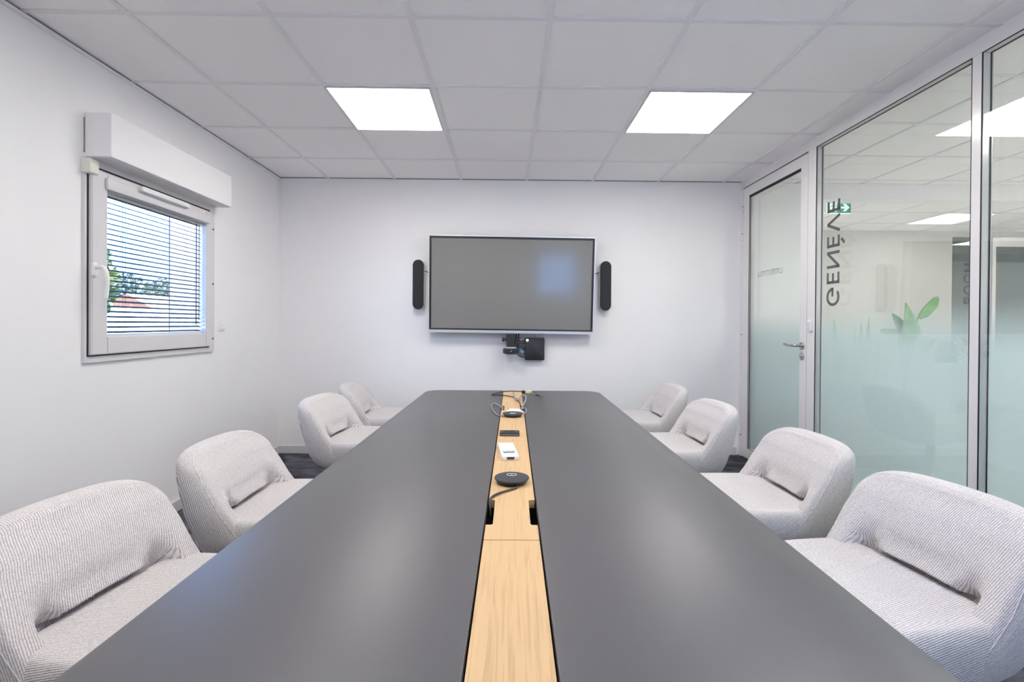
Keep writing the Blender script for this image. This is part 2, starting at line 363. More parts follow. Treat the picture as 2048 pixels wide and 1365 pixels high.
# roller box of the blind at the head of the sash
bm = B(); box(bm,(.035,2.505,1.850),(.052,3.345,1.910),.006,3); obj('head_cover', bm, M_white, win, smooth=30)
bm = B(); prism(bm, rrect(2.700,1.895,3.100,1.925,.014), .052, .078, mtx((0,1,0),(0,0,1),(1,0,0),(0,0,0)), .006,3); obj('trickle_vent', bm, M_plast, win, smooth=30)
bm = B(); box(bm,(.0,2.402,1.905),(.05,2.455,1.975),.006,3); obj('corner_bracket', bm, M_cream, win, smooth=30)
bm = B()
for z in (1.07,1.45,1.83): lathe(bm, [(0,0),(.006,0),(.006,.003),(0,.003)], 12, mtx((0,1,0),(0,0,1),(1,0,0),(.016,3.432,z)))
obj('screw_cap', bm, M_seal, win)
hd = B(); prism(hd, rrect(2.425,1.405,2.453,1.475,.012), .035, .047, mtx((0,1,0),(0,0,1),(1,0,0),(0,0,0)), .003)
h = obj('handle_plate', hd, M_plast, win, smooth=30)
bm = B(); tube(bm, smoothpath([(.045,2.44,1.452),(.075,2.44,1.452),(.092,2.443,1.43),(.097,2.444,1.38),(.092,2.444,1.32),(.088,2.444,1.30)],6), .0105, 12); obj('window_handle', bm, M_plast, win, smooth=True)
# blind between the panes
bl = thing('venetian_blind', 'thin open dark blue-green slats of the blind inside the window pane', 'blind', (XL-.006,2.881,1.11))
bm = B(); n = 27
for i in range(n): z = .02+i*.0268; box(bm,(-.0105,-.393,-.0011),(.0105,.393,.0011),0,1,Matrix.Translation((0,0,z))@Matrix.Rotation(math.radians(25),4,'Y'))
obj('slats', bm, M_slat, bl)
bm = B(); box(bm,(-.009,-.396,.722),(.009,.396,.745)); obj('head_rail', bm, M_plast, bl)
bm = B(); box(bm,(-.009,-.396,.001),(.009,.396,.012)); obj('bottom_rail', bm, M_plast, bl)
for y, nm in ((-.25,'ladder_cord'),(.25,'ladder_cord')):
    bm = B()
    for x in (-.007,.007): tube(bm, [(x,y,.01),(x,y,.735)], .0008, 6)
    obj(nm, bm, M_slat, bl)
bm = B(); tube(bm, [(.0075,.345,.06),(.0075,.345,.735)], .003, 8); obj('tilt_cord', bm, M_slat, bl)
bm = B(); tube(bm, [(.0075,.375,.09),(.0075,.375,.735)], .0022, 8); obj('lift_cord', bm, M_slat, bl)
# shutter box
bm = B(); box(bm,(0,0,0),(.132,1.03,.215),.004,2)
sb = obj('shutter_box', bm, M_wall, None, loc=(XL,2.376,1.988)); tag(sb,'white painted roller shutter box jutting from wall above the window','shutter box')
bm = B(); box(bm,(.012,.012,-.004),(.118,1.018,.004),.001); obj('bottom_cover', bm, M_white, sb)
bm = B(); box(bm,(-.001,-.0025,.02),(.006,.001,.19)); obj('cracked_sealant', bm, mat('old_sealant',(.32,.30,.24),.8), sb)
# wall switch
sw = thing('wall_switch','small white square switch on left wall beside the window','switch',(XL,3.508,1.159))
bm = B(); prism(bm, rrect(-.036,-.036,.036,.036,.006), 0, .008, mtx((0,1,0),(0,0,1),(1,0,0),(0,0,0)), .002); obj('plate', bm, M_plast, sw, smooth=30)
bm = B(); box(bm,(.008,-.022,-.022),(.013,.022,.022),.002); obj('rocker', bm, M_plast, sw)
# window behind the camera
w2 = sempty('window_2', (0,YF,0))
bm = B(); ringframe(bm,'y',(FX0,FZ0),(FX1,FZ1),.07,-.12,.01); obj('window_frame', bm, M_white, w2)
bm = B(); box(bm,(FX0+.07,-.06,FZ0+.07),(FX1-.07,-.054,FZ1-.07)); obj('pane', bm, M_wglass, w2)

# ------------------------------------------------------------------ glazed partition (right wall)
T = .055; XO = XR+T
wr = sempty('wall_right', (0,0,0))
bm = B()
box(bm,(XR,YF,2.428),(XO,YB,2.4999)); box(bm,(XR,YF,0),(XO,3.40,.085))
obj('rail', bm, M_frame, wr)
for y0,y1 in ((4.350,4.40),(3.320,3.408),(2.159,2.203),(.998,1.042),(-.163,-.119)):
    bm = B(); box(bm,(XR,y0,0),(XO,y1,2.428),.0015); obj('post', bm, M_frame, wr)
def sheet(bm, x, y0, y1, z0, z1): bm.faces.new([bm.verts.new(p) for p in ((x,y0,z0),(x,y1,z0),(x,y1,z1),(x,y0,z1))])
panels = [(2.203,3.320),(1.042,2.159),(-.119,.998)]
for y0,y1 in panels:
    bm = B(); box(bm,(XR+.004,y0,.085),(XR+.010,y1,2.428)); obj('inner_pane', bm, M_glass, wr)
    bm = B(); box(bm,(XO-.010,y0,.085),(XO-.004,y1,2.428)); pn = obj('outer_pane', bm, M_glass, wr)
    bm = B(); sheet(bm,XO-.0108,y0+.001,y1-.001,.086,1.40); obj('frosted_film', bm, M_film, pn)
    bm = B()
    for d in (XR+.0005, XO-.014): ringframe(bm,'x',(y0,.085),(y1,2.428),.004,d,d+.0035)
    obj('gasket', bm, M_seal, wr)
# vinyl letters on the glass, readable from the corridor
def stroke(bm, p, q, wd, d, mx):
    p, q = Vector(p).to_3d(), Vector(q).to_3d(); t = (q-p).normalized(); nn = Vector((-t.y,t.x,0))*wd/2
    prism(bm, [(a.x,a.y) for a in (p-nn,q-nn,q+nn,p+nn)], 0, d, mx)
def arc(bm, cx, cy, rx, ry, a0, a1, wd, d, mx, n=40):
    P, Q = [], []
    for i in range(n+1):
        a = math.radians(a0+(a1-a0)*i/n)
        P.append((cx+rx*math.cos(a), cy+ry*math.sin(a))); Q.append((cx+(rx-wd)*math.cos(a), cy+(ry-wd)*math.sin(a)))
    for i in range(n): prism(bm, [P[i],P[i+1],Q[i+1],Q[i]], 0, d, mx)
def letter(bm, ch, u0, u1, H, s, d, mx):
    W_ = u1-u0; S = lambda p,q: stroke(bm,(u0+p[0],p[1]),(u0+q[0],q[1]),s,d,mx)
    h = s/2
    if ch in 'EÈ':
        S((h,0),(h,H)); S((0,h),(W_,h)); S((0,H-h),(W_,H-h)); S((0,H/2),(W_*.92,H/2))
        if ch == 'È': S((W_*.20,H*1.36),(W_*.62,H*1.12))
    elif ch == 'N': S((h,0),(h,H)); S((W_-h,0),(W_-h,H)); S((h,H-h*.6),(W_-h,h*.6))
    elif ch == 'V': S((h*.8,H),(W_/2,h*.3)); S((W_-h*.8,H),(W_/2,h*.3))
    elif ch == 'G': arc(bm,u0+W_/2,H/2,W_/2,H/2+.002,48,362,s,d,mx); S((W_*.52,H*.47),(W_,H*.47))
    elif ch == 'O': arc(bm,u0+W_/2,H/2,W_/2,H/2+.002,0,360,s,d,mx)
    elif ch == 'R': S((h,0),(h,H)); arc(bm,u0+W_*.45,H*.73,W_*.5,H*.27,-90,90,s,d,mx,20); S((0,H-h),(W_*.47,H-h)); S((0,H*.46+h),(W_*.47,H*.46+h)); S((W_*.45,H*.46),(W_-h*.4,0))
    elif ch == 'M': S((h,0),(h,H)); S((W_-h,0),(W_-h,H)); S((h,H-h*.4),(W_/2,h)); S((W_-h,H-h*.4),(W_/2,h))
bm = B(); mxl = mtx((0,0,1),(0,-1,0),(1,0,0),(XR+.0104,3.214,1.318))
for ch,a,c in (('G',0,.122),('E',.148,.222),('N',.250,.362),('È',.388,.462),('V',.484,.600),('E',.622,.696)): letter(bm,ch,a,c,.122,.019,.0006,mxl)
obj('lettering', bm, M_letter, wr)
# door
dr = sempty('door_1', (0,0,0))
bm = B(); ringframe(bm,'x',(3.412,.010),(4.347,2.418),(.080,.104,.088,.082),XR+.001,XO-.001)
leaf = obj('door_leaf', bm, M_frame, dr)
bm = B(); ringframe(bm,'x',(3.409,.006),(4.3495,2.4225),.003,XR+.002,XO-.004); obj('painted_gap_shade', bm, M_gap, dr)  # dark ring paints the shade between leaf and frame
bm = B(); box(bm,(XR+.006,3.492,.098),(XR+.012,4.243,2.336)); obj('inner_pane', bm, M_glass, dr)
bm = B(); box(bm,(XO-.012,3.492,.098),(XO-.006,4.243,2.336)); pn = obj('outer_pane', bm, M_glass, dr)
bm = B(); sheet(bm,XO-.0128,3.493,4.242,.099,1.40); obj('frosted_film', bm, M_film, pn)
bm = B(); ringframe(bm,'x',(3.492,.098),(4.243,2.336),(.001,.026,.001,.022),XR+.002,XR+.0055); obj('door_gasket', bm, M_seal, dr)
bm = B(); box(bm,(XR+.0015,4.224,.099),(XR+.0035,4.230,2.314)); obj('gasket_trim', bm, M_plast, dr)
# faint illegible print on the door glass
bm = B(); mxd = mtx((0,1,0),(0,0,1),(1,0,0),(XR+.0122,3.74,1.60)); u = 0
for wd_, nn in ((.030,2),(.042,3),(.036,3),(.014,1),(.050,3),(.040,3),(.034,2)):
    for k in range(nn): stroke(bm,(u+wd_*k/max(nn-1,1)+.003,0),(u+wd_*k/max(nn-1,1)+.003,.045),.006,.0004,mxd)
    stroke(bm,(u,.003 if nn==2 else .04),(u+wd_,.003 if nn==2 else .04),.006,.0004,mxd); u += wd_+.018
obj('faint_print', bm, M_faint, dr)
# handle
hp = B(); lathe(hp,[(0,0),(.026,0),(.026,.006),(.023,.009),(0,.009)],32,mtx((0,1,0),(0,0,1),(-1,0,0),(XR,3.462,1.043))); obj('handle_rose', hp, M_steel, dr, smooth=30)
bm = B(); tube(bm, smoothpath([(XR-.004,3.462,1.043),(XR-.035,3.462,1.043),(XR-.050,3.470,1.043),(XR-.056,3.49,1.043),(XR-.056,3.55,1.045),(XR-.052,3.595,1.050)],6), .0095, 14); obj('door_handle', bm, M_steel, dr, smooth=True)
hp = B(); lathe(hp,[(0,0),(.025,0),(.025,.006),(.022,.008),(.010,.008),(.010,.012),(0,.012)],32,mtx((0,1,0),(0,0,1),(-1,0,0),(XR,3.462,.967))); obj('lock_rose', hp, M_steel, dr, smooth=30)
for z in (2.245,2.0,1.09,.18):
    bm = B(); tube(bm,[(XR-.005,4.349,z-.045),(XR-.005,4.349,z+.012)],.0075,10); hg = obj('hinge', bm, M_frame, dr, smooth=30)
    bm = B(); tube(bm,[(XR-.005,4.349,z+.0122),(XR-.005,4.349,z+.017)],.0078,10); obj('hinge_cap', bm, M_seal, hg, smooth=30)
# switch on the post
ps = thing('post_switch','white double rocker switch on the post between door and glass pane','switch',(XR,3.362,1.188))
bm = B(); prism(bm, rrect(-.022,-.042,.022,.042,.006), 0, .014, mtx((0,-1,0),(0,0,1),(-1,0,0),(0,0,0)), .003); obj('plate', bm, M_plast, ps, smooth=30)
bm = B(); box(bm,(-.019,-.012,-.028),(-.013,.012,.028),.002); obj('rocker', bm, M_white, ps)

# ------------------------------------------------------------------ corridor
es = thing('exit_sign','green emergency exit sign with running figure and white right arrow, hung in the corridor','exit sign',(3.324,4.80,2.371))
bm = B(); box(bm,(-.118,-.012,-.060),(.118,.012,.060),.004); obj('housing', bm, M_signw, es)
bm = B(); box(bm,(-.112,-.0145,-.053),(.112,-.0125,.053)); obj('green_face', bm, M_green, es)
mxs = mtx((1,0,0),(0,0,1),(0,-1,0),(0,-.0145,0))
bm = B(); prism(bm,[(.012,.010),(.050,.010),(.028,.038),(.060,.038),(.098,.0),(.060,-.038),(.028,-.038),(.050,-.010),(.012,-.010)],0,.001,mxs); obj('arrow', bm, M_signw, es)
bm = B(); prism(bm,[(-.100,-.042),(-.100,.046),(-.030,.046),(-.030,-.042)],0,.001,mxs); dw = obj('doorway', bm, M_signw, es)
mxs2 = mtx((1,0,0),(0,0,1),(0,-1,0),(0,-.0157,0)); bm = B()
lathe(bm,[(0,0),(.0085,0),(.0085,.0006),(0,.0006)],20,mtx((1,0,0),(0,0,1),(0,-1,0),(-.056,-.0157,.033)))
for p,q,wd_ in (((-.060,.022),(-.068,-.006),.017),((-.066,-.006),(-.050,-.020),.010),((-.050,-.020),(-.058,-.040),.009),((-.069,-.006),(-.076,-.024),.010),((-.076,-.024),(-.094,-.030),.009),((-.060,.020),(-.044,.010),.007),((-.044,.010),(-.036,.018),.006),((-.064,.020),(-.082,.016),.007),((-.082,.016),(-.088,.003),.006)): stroke(bm,p,q,wd_,.0006,mxs2)
obj('running_figure', bm, M_green, es)
bm = B(); box(bm,(-.10,-.008,.060),(.10,.008,.075)); box(bm,(-.05,-.006,.075),(.05,.006,.1285)); obj('bracket', bm, M_plast, es)
# dark glazed room at the far end
gr = sempty('window_3', (0,CY1,0))
bm = B(); box(bm,(6.121,.03,0),(6.66,.09,2.419)); obj('dark_panel', bm, M_curtain, gr)
bm = B(); box(bm,(6.71,.03,0),(CX1-.01,.09,2.29)); obj('dark_panel', bm, M_curtain, gr)
bm = B(); box(bm,(6.66,-.02,0),(6.71,.09,2.419)); box(bm,(6.71,-.02,2.29),(CX1-.01,.09,2.419)); obj('window_frame', bm, M_frame, gr)
bm = B(); box(bm,(6.122,.010,.01),(6.659,.016,2.418)); box(bm,(6.711,.010,.01),(CX1-.011,.016,2.289)); obj('pane', bm, glass('dark_room_glass',(.93,.96,.96),.16), gr)
bm = B(); mxr = mtx((0,0,1),(-1,0,0),(0,-1,0),(6.44,.009,1.505))
for ch,a,c in (('R',0,.10),('O',.125,.255),('O',.28,.41),('M',.44,.56)): letter(bm,ch,a,c,.14,.020,.001,mxr)
obj('lettering', bm, M_letter2, gr)
# plants behind the frosted pane
def leafmesh(bm, base, tip, wd, bend, up=(0,0,1), n=10, side=None, shape=None, fold=.15):
    base, tip = Vector(base), Vector(tip); d = tip-base
    s = Vector(side) if side else d.cross(Vector(up)).normalized(); nb = s.cross(d).normalized()
    rows = []
    for i in range(n+1):
        t = i/n; c = base+d*t+nb*bend*math.sin(PI*t)
        wv = wd*(shape(t) if shape else math.sin(PI*min(1,t*.92+.08))**.7*(1-t*.3))
        wv = max(wv, .001)
        rows.append([bm.verts.new(c+s*wv*k+nb*(abs(k)*wv*fold)) for k in (-1,-.5,0,.5,1)])
    for a, b_ in zip(rows, rows[1:]):
        for k in range(4): bm.faces.new((a[k],a[k+1],b_[k+1],b_[k]))
    return bm
def solid(o, th=.002):
    md = o.modifiers.new('thickness','SOLIDIFY'); md.thickness = th; return o
pl = thing('leafy_plant','broad-leaved green plant in the corridor seen above the frosted glass','plant',(2.96,3.55,0))
bm = B(); lathe(bm,[(0,0),(.15,0),(.19,.62),(.18,.62),(.17,.58),(0,.58)],40); obj('planter', bm, M_pot, pl, smooth=40)
bm = B(); lathe(bm,[(0,.58),(.168,.58),(.168,.60),(0,.605)],30); obj('soil', bm, M_soil, pl, smooth=40)
def pleaf(base, tip, wd, bend, side, m=M_leaf, stem_from=(0,0,.6), shape=None, fold=.15):
    bm = B(); leafmesh(bm, base, tip, wd, bend, side=side, n=14, shape=shape, fold=fold); lf = solid(obj('leaf', bm, m, pl, smooth=True))
    bm = B(); b0 = Vector(stem_from); tube(bm, smoothpath([b0,(b0+Vector(base))/2+Vector((0,0,.05)),base],5), .006, 8); obj('stem', bm, m, lf, smooth=True)
dx, dz = -2.96, 0
pleaf((-.01,-.05,1.06),(-.035,-.05,1.36),.082,.02,(1,.1,0), shape=lambda t:(1-abs(t-.30)/.75 if t>.3 else .45+.55*t/.3)*1.0)
pleaf((.058,-.05,1.255),(.205,-.05,1.405),.045,.0,(.62,.2,-.72), shape=lambda t: min(1,.45+t*2.2) if t<.75 else max(.15,1-(t-.75)*3.0), fold=.35)
pleaf((-.02,-.06,1.16),(-.23,-.06,1.155),.022,-.03,(0,.3,1), shape=lambda t: .6+.5*t if t<.85 else .6)
pleaf((-.03,-.02,1.14),(-.11,-.02,1.285),.045,.01,(.8,.1,.45))
pleaf((.03,-.03,1.02),(.20,-.03,1.10),.05,.04,(0,1,.5))
pleaf((.02,.05,1.0),(.06,.12,1.16),.04,.02,(1,0,0))
sp = thing('spiky_plant','low spiky green plant in the corridor beside the lettering on the glass','plant',(2.95,4.10,0))
bm = B(); box(bm,(-.30,-.13,0),(.28,.13,.68),.01); obj('planter', bm, M_pot, sp)
for bx_, tx_, tz_, wd_, yy in ((-.19,-.245,1.19,.022,0),(-.08,-.115,1.245,.045,.02),(.0,.01,1.165,.028,-.03),(.06,.085,1.222,.040,.0),(.13,.175,1.262,.036,.03),(-.02,-.03,1.12,.03,.05),(.19,.22,1.13,.03,0)):
    bm = B(); leafmesh(bm,(bx_*1.093,yy,.66),(tx_*1.093,yy*1.4,1.188+(tz_-1.188)*1.093),wd_*1.093,.0,side=(1,.15,0),n=12,shape=lambda t: (.7+.3*t/.55 if t<.55 else max(.02,(1-t)/.45)),fold=.2)
    solid(obj('leaf', bm, M_leaf2, sp, smooth=True))

# ------------------------------------------------------------------ meeting table
TZ = .72; TR = -.0145
tb = thing('meeting_table','long anthracite meeting table with pale wood strip down its middle','table',(.0145*1.94,1.94,0),TR)
y0, y1 = 0.45-1.94, 3.381-1.94; HW = .595; SW = .0605
for s in (-1,1):
    a, c = (-HW,-SW-.004) if s < 0 else (SW+.004,HW)
    bm = B(); prism(bm, rrect(a,y0,c,y1,.105,10,(0,1,1,0) if s<0 else (1,0,0,1)), TZ-.025, TZ, None, .0025, 2); obj('tabletop', bm, M_top, tb, smooth=25)
def strip(ya, yb, slot=None):
    P = [(-SW,ya),(SW,ya)]
    if slot:
        s0, s1 = slot; d = .0165; r = .006
        P += [(SW,s0),(SW-d+r,s0)]+[(SW-d+r-r*math.sin(k*PI/8), s0+r-r*math.cos(k*PI/8)) for k in range(1,5)]
        P += [(SW-d+r-r*math.cos(k*PI/8), s1-r+r*math.sin(k*PI/8)) for k in range(0,5)]+[(SW,s1)]
    P += [(SW,yb),(-SW,yb)]
    if slot:
        Q = [(-x,y) for x,y in P[2:-2]][::-1]; P += Q
    bm = B(); prism(bm, P, TZ-.022, TZ-.0005, None); return obj('wood_strip', bm, M_wood, tb)
strip(y0+.001, 1.0405-1.94); strip(1.0435-1.94, 1.935-1.94, (1.121-1.94,1.280-1.94)); strip(1.9365-1.94,2.826-1.94,(2.600-1.94,2.755-1.94)); strip(2.829-1.94,y1-.001)
bm = B(); box(bm,(-.09,y0+.12,TZ-.09),(.09,y1-.12,TZ-.085)); box(bm,(-.09,y0+.12,TZ-.085),(-.085,y1-.12,TZ-.0251)); box(bm,(.085,y0+.12,TZ-.085),(.09,y1-.12,TZ-.0251)); obj('cable_tray', bm, M_black, tb)
for s in (-1,1):
    bm = B(); box(bm,(s*.38-.025,y0+.2,TZ-.065),(s*.38+.025,y1-.2,TZ-.0251)); obj('under_rail', bm, M_legs, tb)
    for yy in (y0+.28, y1-.28):
        bm = B(); box(bm,(s*.38-.03,yy-.03,0),(s*.38+.03,yy+.03,TZ-.066),.003); obj('leg', bm, M_legs, tb)

# ------------------------------------------------------------------ things on the table
def puck(label, loc, rz=0):
    t = thing('speakerphone', label, 'speakerphone', (*loc,TZ), rz, 'round black speakerphones on the wood strip')
    bm = B(); lathe(bm,[(0,0),(.040,0),(.042,.0015),(.0475,.0108),(.048,.0118),(0,.0118)],56); obj('base_rim', bm, M_brown, t, smooth=40)
    bm = B(); lathe(bm,[(0,.0119),(.0503,.0119),(.0512,.0134),(.0505,.0156),(.046,.0170),(.02,.0176),(0,.0177)],56); obj('cloth_top', bm, M_cloth, t, smooth=40)
    bm = B(); tube(bm,[(.0145*math.cos(k*PI/16),.015+.0115*math.sin(k*PI/16),.0178) for k in range(32)],.0010,6,True); obj('logo_ring', bm, M_ring, t, smooth=True)
    bm = B(); stroke(bm,(-.004,.011),(0,.018),.0012,.0006,Matrix.Translation((0,0,.0176))); stroke(bm,(.004,.011),(0,.018),.0012,.0006,Matrix.Translation((0,0,.0176))); obj('logo_mark', bm, M_ring, t)
    return t
p1 = puck('round black speakerphone nearest the camera, its cable running into the left slot', (.020,1.422))
def rel(o, pts): return [(x-o.location.x, y-o.location.y, z-o.location.z) for x,y,z in pts]
bm = B(); tube(bm, smoothpath(rel(p1,[(.027,1.384,.728),(.031,1.377,.7245),(.034,1.366,.7235),(.014,1.347,.7235),(-.014,1.322,.7235),(-.031,1.299,.7235),(-.0385,1.277,.723),(-.0400,1.262,.719),(-.0385,1.250,.708),(-.036,1.240,.69)]),8), .0028, 10); obj('cable', bm, M_cable, p1, smooth=True)
p2 = puck('round black speakerphone farther along the wood strip, with white card behind it', (.037,2.440), PI)
bm = B(); tube(bm, smoothpath(rel(p2,[(-.006,2.425,.727),(-.033,2.432,.7242),(-.060,2.535,.7242),(-.079,2.70,.7255),(-.0665,2.775,.729),(-.042,2.725,.729),(-.021,2.665,.725),(-.0145,2.64,.71)]),8), .0034, 10)
for v in bm.verts: v.co.x, v.co.y = -v.co.x, -v.co.y
obj('cable', bm, M_gcable, p2, smooth=True)
# white remote
rm = thing('remote_control','white oblong remote with small dark display, lying between speakerphone and black box','remote',(.0098,1.749,TZ),.095)
bm = B(); prism(bm, rrect(-.030,-.097,.030,.097,.008), .0008, .0130, None, .003, 3); obj('body', bm, M_plast, rm, smooth=35)
bm = B(); box(bm,(-.020,-.052,.0125),(.020,-.034,.0135)); dsp = obj('display', bm, M_dark, rm)
bm = B(); box(bm,(-.017,-.047,.0134),(.017,-.038,.0138)); obj('readout', bm, M_text, dsp)
bm = B()
for x0_, x1_ in ((-.023,-.015),(-.009,.008),(.013,.022)): box(bm,(x0_,-.022,.0128),(x1_,-.018,.0133))
obj('printed_marks', bm, M_text, rm)
bm = B(); prism(bm,[(-.012,.003),(.012,.003),(.014,.0105),(-.014,.0105)],0,.001,mtx((1,0,0),(0,0,1),(0,-1,0),(0,-.0967,0))); obj('sensor_window', bm, M_black, rm)
# small black box
bb = thing('device_box','small black rounded box lying across the wood strip beyond the white remote','box',(.0185,2.036,TZ),-.01)
bm = B(); prism(bm, rrect(-.0415,-.032,.0415,.032,.008), .0005, .0120, None, .004, 3); obj('body', bm, M_black, bb, smooth=35)
bm = B(); box(bm,(-.020,.004,.0117),(.020,.012,.0123)); obj('label_plate', bm, M_dark, bb)
bm = B(); box(bm,(-.037,-.0325,.0045),(.037,-.0315,.0070)); obj('front_stripe', bm, M_gcable, bb)
for sx_ in (-.031,.029):
    bm = B(); lathe(bm,[(0,.0117),(.004,.0117),(.004,.0124),(0,.0125)],16,Matrix.Translation((sx_,.006,0))); obj('button', bm, M_text, bb)
# card
bm = B(); prism(bm, [(-.040,-.055),(.050,-.034),(.036,.040),(-.013,.046)], .0004, .003, None); cd = obj('paper_card', bm, M_plast, None, loc=(.040,2.60,TZ)); tag(cd,'white paper card lying behind the farther speakerphone','card')
# loose cables at the far end
bm = B(); tube(bm, smoothpath([(.085,2.68,.726),(.084,2.84,.7245),(.070,2.97,.7245),(.047,3.05,.7245),(-.02,3.125,.7245),(-.083,3.118,.726),(-.088,3.14,.728),(-.07,3.19,.726),(-.025,3.27,.7255),(.03,3.30,.7265),(.09,3.29,.7265),(.122,3.262,.7275)],8), .0032, 10)
ad = obj('adapter_cable', bm, M_cable, None, smooth=True); tag(ad,'black adapter cable with pale yellow tag lying at the far table end','cable')
bm = B(); tube(bm,[(.112,3.268,.7285),(.150,3.24,.7285)],.0085,12); obj('plug', bm, M_black, ad, smooth=40)
bm = B(); box(bm,(-.021,-.010,-.009),(.021,.010,.011),.003,2,mtx((.80,-.6,0),(.6,.80,0),(0,0,1),(.155,3.236,.7295))); obj('cable_label', bm, M_yellow, ad)
bm = B(); tube(bm, smoothpath([(.168,3.222,.7275),(.185,3.17,.7245),(.20,3.145,.7245)],5), .003, 8); obj('tail', bm, M_gcable, ad, smooth=True)
bm = B(); tube(bm,[(.198,3.148,.7255),(.222,3.10,.7255)],.0052,10); pg = obj('connector', bm, M_dark, ad, smooth=40)
bm = B(); tube(bm,[(.222,3.10,.7255),(.232,3.08,.7255)],.0042,10); obj('metal_tip', bm, M_steel, pg, smooth=40)
bm = B(); tube(bm, smoothpath([(.052,3.20,.731),(.053,3.16,.730),(.056,3.08,.7275),(.062,2.93,.7265),(.072,2.92,.728),(.094,3.00,.735),(.112,2.985,.748),(.121,2.90,.752),(.117,2.80,.745),(.103,2.72,.735),(.094,2.68,.7265),(.0905,2.66,.718),(.090,2.65,.705)],8), .0042, 10)
gc_ = obj('looped_cable', bm, M_gcable, None, smooth=True); tag(gc_,'thick grey cable arching out of the right slot at the far table end','cable')
bm = B(); tube(bm, smoothpath([(.090,2.625,.712),(.093,2.615,.726),(.103,2.62,.731),(.112,2.565,.730),(.106,2.52,.7255),(.098,2.497,.7245),(.088,2.480,.7245)],8), .003, 10)
sc_ = obj('short_cable', bm, M_gcable, None, smooth=True); tag(sc_,'short pale grey cable curling from the right slot towards the farther speakerphone','cable')

# ------------------------------------------------------------------ screen wall
tv = thing('wall_screen','large grey flat screen with silver frame on the back wall','screen',(.0475,4.287,1.532))
tv.rotation_euler = (math.radians(3.6), math.radians(.5), 0)   # tipped forward a little
TW, TH = .735, .4285
bm = B(); ringframe(bm,'y',(-TW,-TH),(TW,TH),(.009,.009,.024,.009),-.025,.025); obj('silver_frame', bm, M_silver, tv)
bm = B(); ringframe(bm,'y',(-TW+.009,-TH+.024),(TW-.009,TH-.009),(.017,.017,.013,.018),-.021,.02); obj('black_bezel', bm, M_black, tv)
bm = B(); box(bm,(-TW+.0255,-.0165,-TH+.0365),(TW-.0255,.015,TH-.0265)); obj('screen_glass', bm, M_screen, tv)
bm = B(); box(bm,(-TW+.012,.0205,-TH+.03),(TW-.012,.040,TH-.012),.006); obj('back_cover', bm, M_dark, tv)
bm = B(); box(bm,(-.3,.0405,-.2),(.3,.078,.2)); obj('wall_bracket', bm, M_legs, tv)
def soundbar(x, z, label, s):
    t = thing('speaker', label, 'speaker', (x,YB,z), 0, 'pill-shaped speakers beside the screen')
    R_, L_ = .053, .226
    def pill(r, e): return [(r*math.cos(a), (L_-R_)*1+r*math.sin(a)) for a in [k*PI/16 for k in range(17)]]+[(-r*math.cos(a), -(L_-R_)-r*math.sin(a)) for a in [k*PI/16 for k in range(17)]]
    mxp = mtx((1,0,0),(0,0,1),(0,-1,0),(0,0,0))
    bm = B(); prism(bm, pill(R_,0), .012, .062, mxp, .004, 2); obj('white_shell', bm, M_plast, t, smooth=35)
    bm = B(); prism(bm, pill(R_-.0035,0), .0622, .075, mxp, .005, 2); obj('black_grille', bm, M_grille, t, smooth=35)
    bm = B(); box(bm,(-.02,-.012,-.14),(.02,0,.14)); obj('mount_plate', bm, M_white, t)
    bm = B(); tube(bm, smoothpath([(s*.046,-.045,.118),(s*.060,-.040,.122),(s*.072,-.03,.117),(s*.086,-.012,.112)],5), .0035, 8); obj('wire', bm, M_black, t, smooth=True)
soundbar(-.788,1.534,'tall black pill-shaped speaker with white edge left of the screen',1)
soundbar(.894,1.534,'tall black pill-shaped speaker with white edge right of the screen',-1)
# camera under the screen
cm = thing('conference_camera','black cylindrical conference camera hanging under the middle of the screen','camera',(.046,4.290,.915))
bm = B(); lathe(bm,[(0,.066),(.040,.066),(.0425,.075),(.0425,.182),(.036,.187),(0,.187)],40); obj('body', bm, M_dark, cm, smooth=40)
bm = B(); lathe(bm,[(0,.056),(.050,.056),(.050,.0655),(.044,.068),(0,.068)],40); obj('silver_ring', bm, M_silver, cm, smooth=40)
bm = B(); lathe(bm,[(0,0),(.04,0),(.068,.008),(.074,.018),(.074,.046),(.066,.054),(0,.0555)],48); ds = obj('lens_disc', bm, M_dark, cm, smooth=35)
bm = B(); lathe(bm,[(0,0),(.006,0),(.005,.004),(0,.004)],16,mtx((1,0,0),(0,0,1),(0,-1,0),(0,-.0735,.032))); obj('status_light', bm, M_text, ds)
for s in (-1,1):
    bm = B(); tube(bm,[(s*.0415,0,.132),(s*.070,0,.132)],.010,16); tube(bm,[(s*.062,0,.132),(s*.080,0,.132)],.0175,20); obj('side_knob', bm, M_dark, cm, smooth=40)
bm = B(); box(bm,(-.03,.035,.10),(.03,.110,.15)); obj('wall_arm', bm, M_black, cm)
mb = thing('mini_computer','flat black rounded box with blue-white dot on wall below the screen','computer',(.260,YB,.961))
bm = B(); prism(bm, rrect(-.089,-.101,.089,.101,.012), .012, .052, mtx((1,0,0),(0,0,1),(0,-1,0),(0,0,0)), .004, 2); obj('body', bm, M_black, mb, smooth=35)
bm = B(); lathe(bm,[(0,0),(.0125,0),(.012,.001),(0,.001)],24,mtx((1,0,0),(0,0,1),(0,-1,0),(-.067,-.052,.079))); obj('light_dot', bm, M_dot, mb)
bm = B(); box(bm,(-.05,-.012,-.05),(.05,0,.05)); obj('wall_plate', bm, M_black, mb)
lab = ['black cable entering the mini computer at the top, uppermost of the bunch','black cable to the mini computer, second from the top of the bunch','black cable to the mini computer, third from the top of the bunch','black cable to the mini computer, just above the blue connector']
